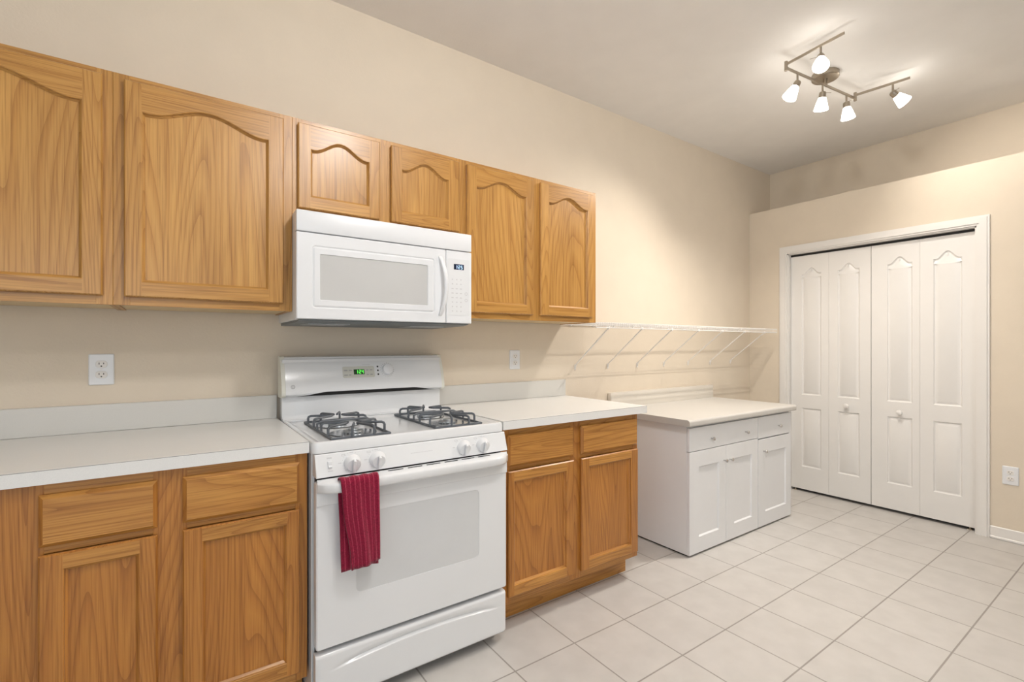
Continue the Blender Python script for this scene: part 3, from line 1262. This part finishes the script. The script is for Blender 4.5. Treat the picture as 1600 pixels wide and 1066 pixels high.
rows = []
for i in range(N + 1):
    u = i / N
    x = hx0 + (hx1 - hx0) * u
    yf_ = hfront(u)
    pr = [(DYF - .004, .7955), (yf_ + .012, .7885), (yf_ + .005, .7868), (yf_ + .0015, .784), (yf_, .780), (yf_ + .001, .760), (yf_ + .005, .7535), (yf_ + .012, .7515), (yf_ + .016, .756), (yf_ + .017, .776), (DYF - .004, .772)]
    rows.append([bm.verts.new((x, a, b)) for a, b in pr])
for A, C in zip(rows[:-1], rows[1:]):
    for j in range(len(A)):
        j2 = (j + 1) % len(A)
        bm.faces.new((A[j], A[j2], C[j2], C[j]))
bm.faces.new(rows[0])
bm.faces.new(rows[-1])
put('handle', bm, M['enamel'], door, smooth=50)
bm = B()
for i in range(8):
    x = .462 + i * .0735
    if x < .57:
        continue
    a, b_ = x, x + .056
    yq = DYF - .004 - .0145
    zq = .7955 - .0070 * (.0145 / .034)
    vs = [bm.verts.new((px_, py_, .7955 - .0070 * ((DYF - .004 - py_) / .034) + .0007)) for px_, py_ in ((a, yq), (b_, yq), (b_, yq + .006), (a, yq + .006))]
    bm.faces.new(vs)
put('vent_slots', bm, M['black'], door, smooth=0)
# storage drawer with a hand groove
bm = B()
WZ0, WZ1, WY = .045, .214, 1.648
o = rrect(RX0 + .005, RX1 - .005, WZ0, WZ1, .008, 3)
nx, nz = 70, 70
gx0, gx1 = RX0 + .005, RX1 - .005
G = []
for i in range(nx + 1):
    u = i / nx
    col = []
    zg = .180 - .028 * (2 * abs(u - .52)) ** 2.0        # arched hand groove
    zl = [WZ0 + (zg - .008 - WZ0) * (j / 26) for j in range(26)] + [zg - .008 + .008 * j / 12 for j in range(12)]
    zl += [zg + .022 * j / 16 for j in range(16)] + [zg + .022 + (WZ1 - zg - .022) * j / 16 for j in range(17)]
    for z in zl:
        v = (z - WZ0) / (WZ1 - WZ0)
        x = gx0 + (gx1 - gx0) * u
        y = WY
        e = min(1, min(v, 1 - v) / .06)
        y += .006 * (1 - e) ** 2
        e = min(1, min(u, 1 - u) / .015)
        y += .006 * (1 - e) ** 2
        k = min(1, max(0, min(u - .05, .96 - u) / .16))
        k = k * k * (3 - 2 * k)
        dz = z - zg
        if dz >= 0:
            w = max(0, 1 - dz / .022)
            w = w * w
        else:
            w = max(0, 1 + dz / .008)
            w = w * w * (3 - 2 * w)
        y += .010 * k * w
        col.append(bm.verts.new((x, y, z)))
    G.append(col)
for A, C in zip(G[:-1], G[1:]):
    for j in range(nz):
        bm.faces.new((A[j], A[j + 1], C[j + 1], C[j]))
rim = [c[0] for c in G] + G[-1][1:] + [c[nz] for c in reversed(G[:-1])] + list(reversed(G[0][1:-1]))
bk = [bm.verts.new((v.co.x, 1.682, v.co.z)) for v in rim]
for i in range(len(rim)):
    j = (i + 1) % len(rim)
    bm.faces.new((rim[i], rim[j], bk[j], bk[i]))
put('storage_drawer', bm, M['enamel'], rng, smooth=50)


# ------------------------------------------------------------------ grates
def make_grate(x0, label):
    w, y0, y1, zb, zt = .208, 1.728, 2.166, zc + .0052, zc + .040
    x1 = x0 + w
    t = thing('burner_grate', label, 'grate', (x0 + w / 2, (y0 + y1) / 2, zc), 'cast iron burner grates')
    bm = B()
    R = .0049
    tube(bm, [(x0, y0, zb), (x1, y0, zb), (x1, y1, zb), (x0, y1, zb)], R, 7, closed=True)
    put('base_frame', bm, M['iron'], t)
    xm = (x0 + x1) / 2
    for y in BY:
        bm = B()
        ym = (y0 + y1) / 2
        ya, yb_ = (y0, ym) if y < 1.9 else (ym, y1)

        def finger(p, q):
            p, q = V(p), V(q)
            d = (q - p)
            tube(bm, [(p.x, p.y, zb), (p.x, p.y, zt - .010), (p.x + d.x * .04, p.y + d.y * .04, zt - .003), (p.x + d.x * .14, p.y + d.y * .14, zt),
                      (q.x, q.y, zt + .001)], R, 7)
        ins = .020
        for sx, xe in ((1, x0), (-1, x1)):
            finger((xe, y - .050, 0), (xm - sx * .030, y - .012, 0))
            finger((xe, y + .050, 0), (xm - sx * .030, y + .012, 0))
            tube(bm, [(xm - sx * .030, y - .012, zt + .001), (xm - sx * .020, y, zt + .0025), (xm - sx * .030, y + .012, zt + .001)], R, 7)
        if y < 1.9:
            finger((xm - .035, y0, 0), (xm - .006, y - .028, 0))
            finger((xm + .045, y0, 0), (xm + .006, y - .028, 0))
        else:
            finger((xm - .040, y1, 0), (xm - .006, y + .028, 0))
            finger((xm + .040, y1, 0), (xm + .006, y + .028, 0))
        put('fingers', bm, M['iron'], t)
    bm = B()
    ym = (y0 + y1) / 2
    tube(bm, [(x0, ym, zb), (x0, ym, zt - .012), (x0 + .018, ym, zt - .004), (x1 - .018, ym, zt - .004), (x1, ym, zt - .012), (x1, ym, zb)], R, 7)
    put('cross_bar', bm, M['iron'], t)
    return t


make_grate(.444, 'grey cast iron grate over the left pair of burners')
make_grate(.842, 'grey cast iron grate over the right pair of burners')

# ------------------------------------------------------------------ towel
bm = B()
uvl = bm.loops.layers.uv.new('UVMap')
hy = DYF - .050         # handle front in the middle
NT, rowsP = 26, []
# path: front hem -> up -> over the handle -> down the back
path = []
for k in range(25):
    f = k / 24
    path.append(('f', f))
for k in range(1, 8):
    path.append(('t', k / 8))
for k in range(25):
    path.append(('b', k / 24))
for kind, f in path:
    row = []
    for i in range(NT + 1):
        u = i / NT
        if kind == 'f':
            zlo = .497 + .014 * u ** 2
            z = zlo + (.782 - zlo) * f
            xl = .4700 - (.4700 - .4360) * f
            xr = .5665 - .005 * f
            if f < .9:
                xl += 0.003 * math.sin(f * 7)
            fold = .0045 * math.sin(u * 9 + 1.2 * f) * (1 - f) + .0022 * math.sin(u * 21 + f * 3) * (1 - f * .5)
            y = hy - .0068 - .003 * (1 - f) + fold
        elif kind == 't':
            a = math.pi * f
            z = .782 + .0185 * math.sin(a) + .0015 * math.sin(u * 22)
            y = hy + .0112 - .0180 * math.cos(a)
            xl = .4360 - .002 * f
            xr = .5615
        else:
            zlo = .489 + .006 * math.sin(u * 3.0)
            z = .782 + (zlo - .782) * f
            xl = .4340 + .008 * f
            xr = .5615 + .004 * f
            fold = .004 * math.sin(u * 8 + 2 + f) * f
            y = hy + .0275 - .013 * min(1, f * 2.2) + fold
        row.append((bm.verts.new((xl + (xr - xl) * u, y, z)), u, f))
    rowsP.append(row)
for A, C in zip(rowsP[:-1], rowsP[1:]):
    for i in range(NT):
        q = (A[i], A[i + 1], C[i + 1], C[i])
        f = bm.faces.new([p[0] for p in q])
        for lp, p in zip(f.loops, q):
            lp[uvl].uv = (p[1], p[2])
tw = put('hand_towel', bm, M['towel'], smooth=180)
tag(tw, 'maroon striped terry towel draped over the oven door handle', 'towel')
so = tw.modifiers.new('thickness', 'SOLIDIFY')
so.thickness = .0045
so.offset = 0

# ------------------------------------------------------------------ microwave
MX0, MX1, MZ0, MZ1, MYF = .3665, 1.1215, 1.336, 1.7485, 1.932
mwv = thing('microwave', 'white over-the-range microwave mounted above the gas range', 'microwave', ((MX0 + MX1) / 2, YW, MZ0))
bm = B()
box(bm, MX0 + .006, MX1 - .004, MYF + .040, YW - .001, 1.334, 1.7535, .002)
put('housing', bm, M['plastic'], mwv)
bm = B()
pr = [(MYF + .012, 1.3315), (MYF + .060, 1.326), (YW - .02, 1.322), (YW - .02, 1.3345), (MYF + .012, 1.3345)]
strip(bm, pr, lambda a, b: V((MX0 + .012, a, b)), pr, lambda a, b: V((MX1 - .010, a, b)))
fill(bm, [pr], lambda a, b: V((MX0 + .012, a, b)))
fill(bm, [pr], lambda a, b: V((MX1 - .010, a, b)))
put('underside', bm, M['darkgrey'], mwv, smooth=0)
bm = B()
for x0_, x1_ in ((.43, .60), (.87, 1.04)):
    bm = B()
    box(bm, x0_, x1_, 2.05, 2.20, 1.3215, 1.3270, .002)
    put('grease_filter', bm, M['burner'], mwv)
# vent grille bar
bm = B()
box(bm, MX0, MX1, MYF, MYF + .041, 1.6685, MZ1, .004, 2)
put('vent_panel', bm, M['plastic'], mwv)
# door
MD = .9895
bm = B()
o = rrect(MX0, MD, MZ0, 1.6645, .004, 2)
fr1 = rrect(.421, .936, 1.378, 1.6185, .014, 5)
win = rrect(.450, .901, 1.409, 1.587, .004, 2)
fill(bm, [inset(o, .003), fr1], frontmap(MYF))
l1, l2 = inset(fr1, .004), inset(fr1, .011)
strip(bm, fr1, frontmap(MYF), l1, frontmap(MYF + .003))
strip(bm, l1, frontmap(MYF + .003), l2, frontmap(MYF - .001))
fill(bm, [l2, win], frontmap(MYF - .001))
strip(bm, win, frontmap(MYF - .001), inset(win, .002), frontmap(MYF + .003))
strip(bm, inset(o, .003), frontmap(MYF), o, frontmap(MYF + .003))
strip(bm, o, frontmap(MYF + .003), o, frontmap(MYF + .041))
fill(bm, [o], frontmap(MYF + .041))
md = put('door', bm, M['plastic'], mwv, smooth=25)
bm = B()
w2 = inset(win, .001)
fill(bm, [w2], frontmap(MYF + .0025))
strip(bm, w2, frontmap(MYF + .0025), w2, frontmap(MYF + .006))
fill(bm, [w2], frontmap(MYF + .006))
put('window', bm, M['mwglass'], md, smooth=0)
bm = B()
hp = []
for k in range(15):
    f = k / 14
    z = 1.368 + (1.632 - 1.368) * f
    b_ = math.sin(math.pi * f)
    hp.append((z, MYF - .004 - .036 * b_ ** .6, .960 + .0145 * b_))
rws = []
for z, y, x in hp:
    wd = .0085
    rws.append([bm.verts.new(p) for p in ((x - wd, y + .003, z), (x - wd * .6, y, z), (x + wd * .6, y, z), (x + wd, y + .003, z), (x + wd, y + .011, z), (x - wd, y + .011, z))])
for A, C in zip(rws[:-1], rws[1:]):
    for j in range(6):
        bm.faces.new((A[j], A[(j + 1) % 6], C[(j + 1) % 6], C[j]))
bm.faces.new(rws[0])
bm.faces.new(rws[-1])
put('handle', bm, M['plastic'], md, smooth=50)
# keypad side
bm = B()
o = rrect(MD + .002, MX1, MZ0, 1.6645, .004, 2)
fill(bm, [inset(o, .003)], frontmap(MYF))
strip(bm, inset(o, .003), frontmap(MYF), o, frontmap(MYF + .003))
strip(bm, o, frontmap(MYF + .003), o, frontmap(MYF + .041))
fill(bm, [o], frontmap(MYF + .041))
cp = put('control_panel', bm, M['plastic'], mwv, smooth=25)
bm = B()
pl = rrect(1.000, 1.110, 1.372, 1.628, .004, 2)
strip(bm, pl, frontmap(MYF - .0008), inset(pl, .0015), frontmap(MYF + .0005))
strip(bm, pl, frontmap(MYF - .0008), inset(pl, .001), frontmap(MYF - .0008))
fill(bm, [inset(pl, .001)], frontmap(MYF - .0008))
put('keypad_overlay', bm, M['enamel'], cp, smooth=0)
bm = B()
fill(bm, [rect(1.028, 1.080, 1.580, 1.605)], frontmap(MYF - .0014))
put('display', bm, M['lcdb'], cp, smooth=0)
bm = B()
for ch, x in (('1', 1.036), (':', 1.0465), ('2', 1.051), ('5', 1.064)):
    seg7(bm, frontmap(MYF - .0018), x, 1.584, .0085, .016, ch, .002)
put('clock_digits', bm, M['ledb'], cp, smooth=0)
bm = B()
for j in range(8):
    for i in range(3):
        x, z = 1.016 + i * .0215, 1.532 - j * .0205
        w, h = (.011, .004) if j in (2, 3, 4) else (.006, .005)
        fill(bm, [rect(x + (.011 - w) / 2, x + (.011 + w) / 2, z, z + h)], frontmap(MYF - .0014))
put('keypad_print', bm, M['printlt'], cp, smooth=0)
for z in (1.472, 1.442):
    bm = B()
    fill(bm, [[(1.092 + .0075 * math.cos(k * math.pi / 8), z + .0075 * math.sin(k * math.pi / 8)) for k in range(16)],
              [(1.092 + .005 * math.cos(k * math.pi / 8), z + .005 * math.sin(k * math.pi / 8)) for k in range(16)]], frontmap(MYF - .0014))
    put('button_ring', bm, M['printlt'], cp, smooth=0)

# ------------------------------------------------------------------ track light
tl = thing('track_light', 'brushed nickel ceiling track light with five lit white shades', 'lamp', (3.22, 1.30, ZC))
ZB = 2.800
H1, H2 = V((2.815, 1.330, ZB)), V((3.520, 1.243, ZB))
EA, EB = V((2.772, 1.026, ZB + .016)), V((3.556, .975, ZB + .016))
bm = B()
lathe(bm, [(.072, 0), (.072, -.026), (.068, -.030), (.012, -.031), (.012, -.062), (0, -.062)], (3.20, 1.285, ZC - .0005), (0, 0, 1), 30)
put('canopy', bm, M['nickel'], tl)


def flatbar(name, a, b_, z):
    bm = B()
    d = (b_ - a)
    d.z = 0
    d.normalize()
    s = V((-d.y, d.x, 0)) * .0035
    h = V((0, 0, .0065))
    a = V((a.x, a.y, z))
    b_ = V((b_.x, b_.y, z))
    vs = [bm.verts.new(p + q) for p in (a, b_) for q in (s - h, s + h, -s + h, -s - h)]
    for i in range(4):
        bm.faces.new((vs[i], vs[(i + 1) % 4], vs[4 + (i + 1) % 4], vs[4 + i]))
    bm.faces.new(vs[:4])
    bm.faces.new(vs[4:])
    return put(name, bm, M['nickel'], tl)


flatbar('main_bar', H1, H2, ZB)
flatbar('arm', H1, EA, ZB + .020)
flatbar('arm', H2, EB, ZB + .020)
for h in (H1, H2):
    bm = B()
    lathe(bm, [(.009, -.016), (.009, .036)], h, (0, 0, 1), 14)
    put('hinge', bm, M['nickel'], tl)


def lamp_head(p, d, power):
    p, d = V(p), V(d).normalized()
    j = p + V((0, 0, -.056))
    bm = B()
    tube(bm, [p + V((0, 0, -.006)), j], .0055, 10)
    lathe(bm, [(.010, -.010), (.017, -.006), (.019, .002), (.019, .028), (.016, .030)], j, d, 18)
    tube(bm, [j - d * .004, j - d * .004 + d.cross(V((0, 0, 1))).normalized() * .05], .0016, 6)
    hd = put('lamp_head', bm, M['nickel'], tl)
    bm = B()
    lathe(bm, [(.018, .024), (.021, .029), (.029, .056), (.0375, .090), (.0385, .094), (.0355, .094), (.027, .058), (.018, .031)], j, d, 24)
    put('lamp_shade', bm, M['shade'], hd, smooth=40)
    ld = bpy.data.lights.new('lamp_bulb', 'SPOT')
    ld.energy = power
    ld.color = WARM
    ld.shadow_soft_size = .003
    ld.spot_size = math.radians(118)
    ld.spot_blend = 1.0
    lo = bpy.data.objects.new('lamp_bulb', ld)
    COL.objects.link(lo)
    lo.location = j + d * .084
    lo.rotation_euler = d.to_track_quat('-Z', 'Y').to_euler()


BULB = 26
md_ = H2 - H1
for f, d in ((.150, (-.34, .36, -.93)), (.500, (.10, .14, -1)), (.860, (.12, -.06, -1))):
    lamp_head(H1 + md_ * f, d, {.150: 72, .500: 66, .860: 24}[f])
lamp_head(V((H1.x + (EA.x - H1.x) * .62, H1.y + (EA.y - H1.y) * .62, ZB + .018)), (-.52, -.22, -.80), BULB)
lamp_head(V((H2.x + (EB.x - H2.x) * .70, H2.y + (EB.y - H2.y) * .70, ZB + .018)), (.66, -.44, -.60), BULB)
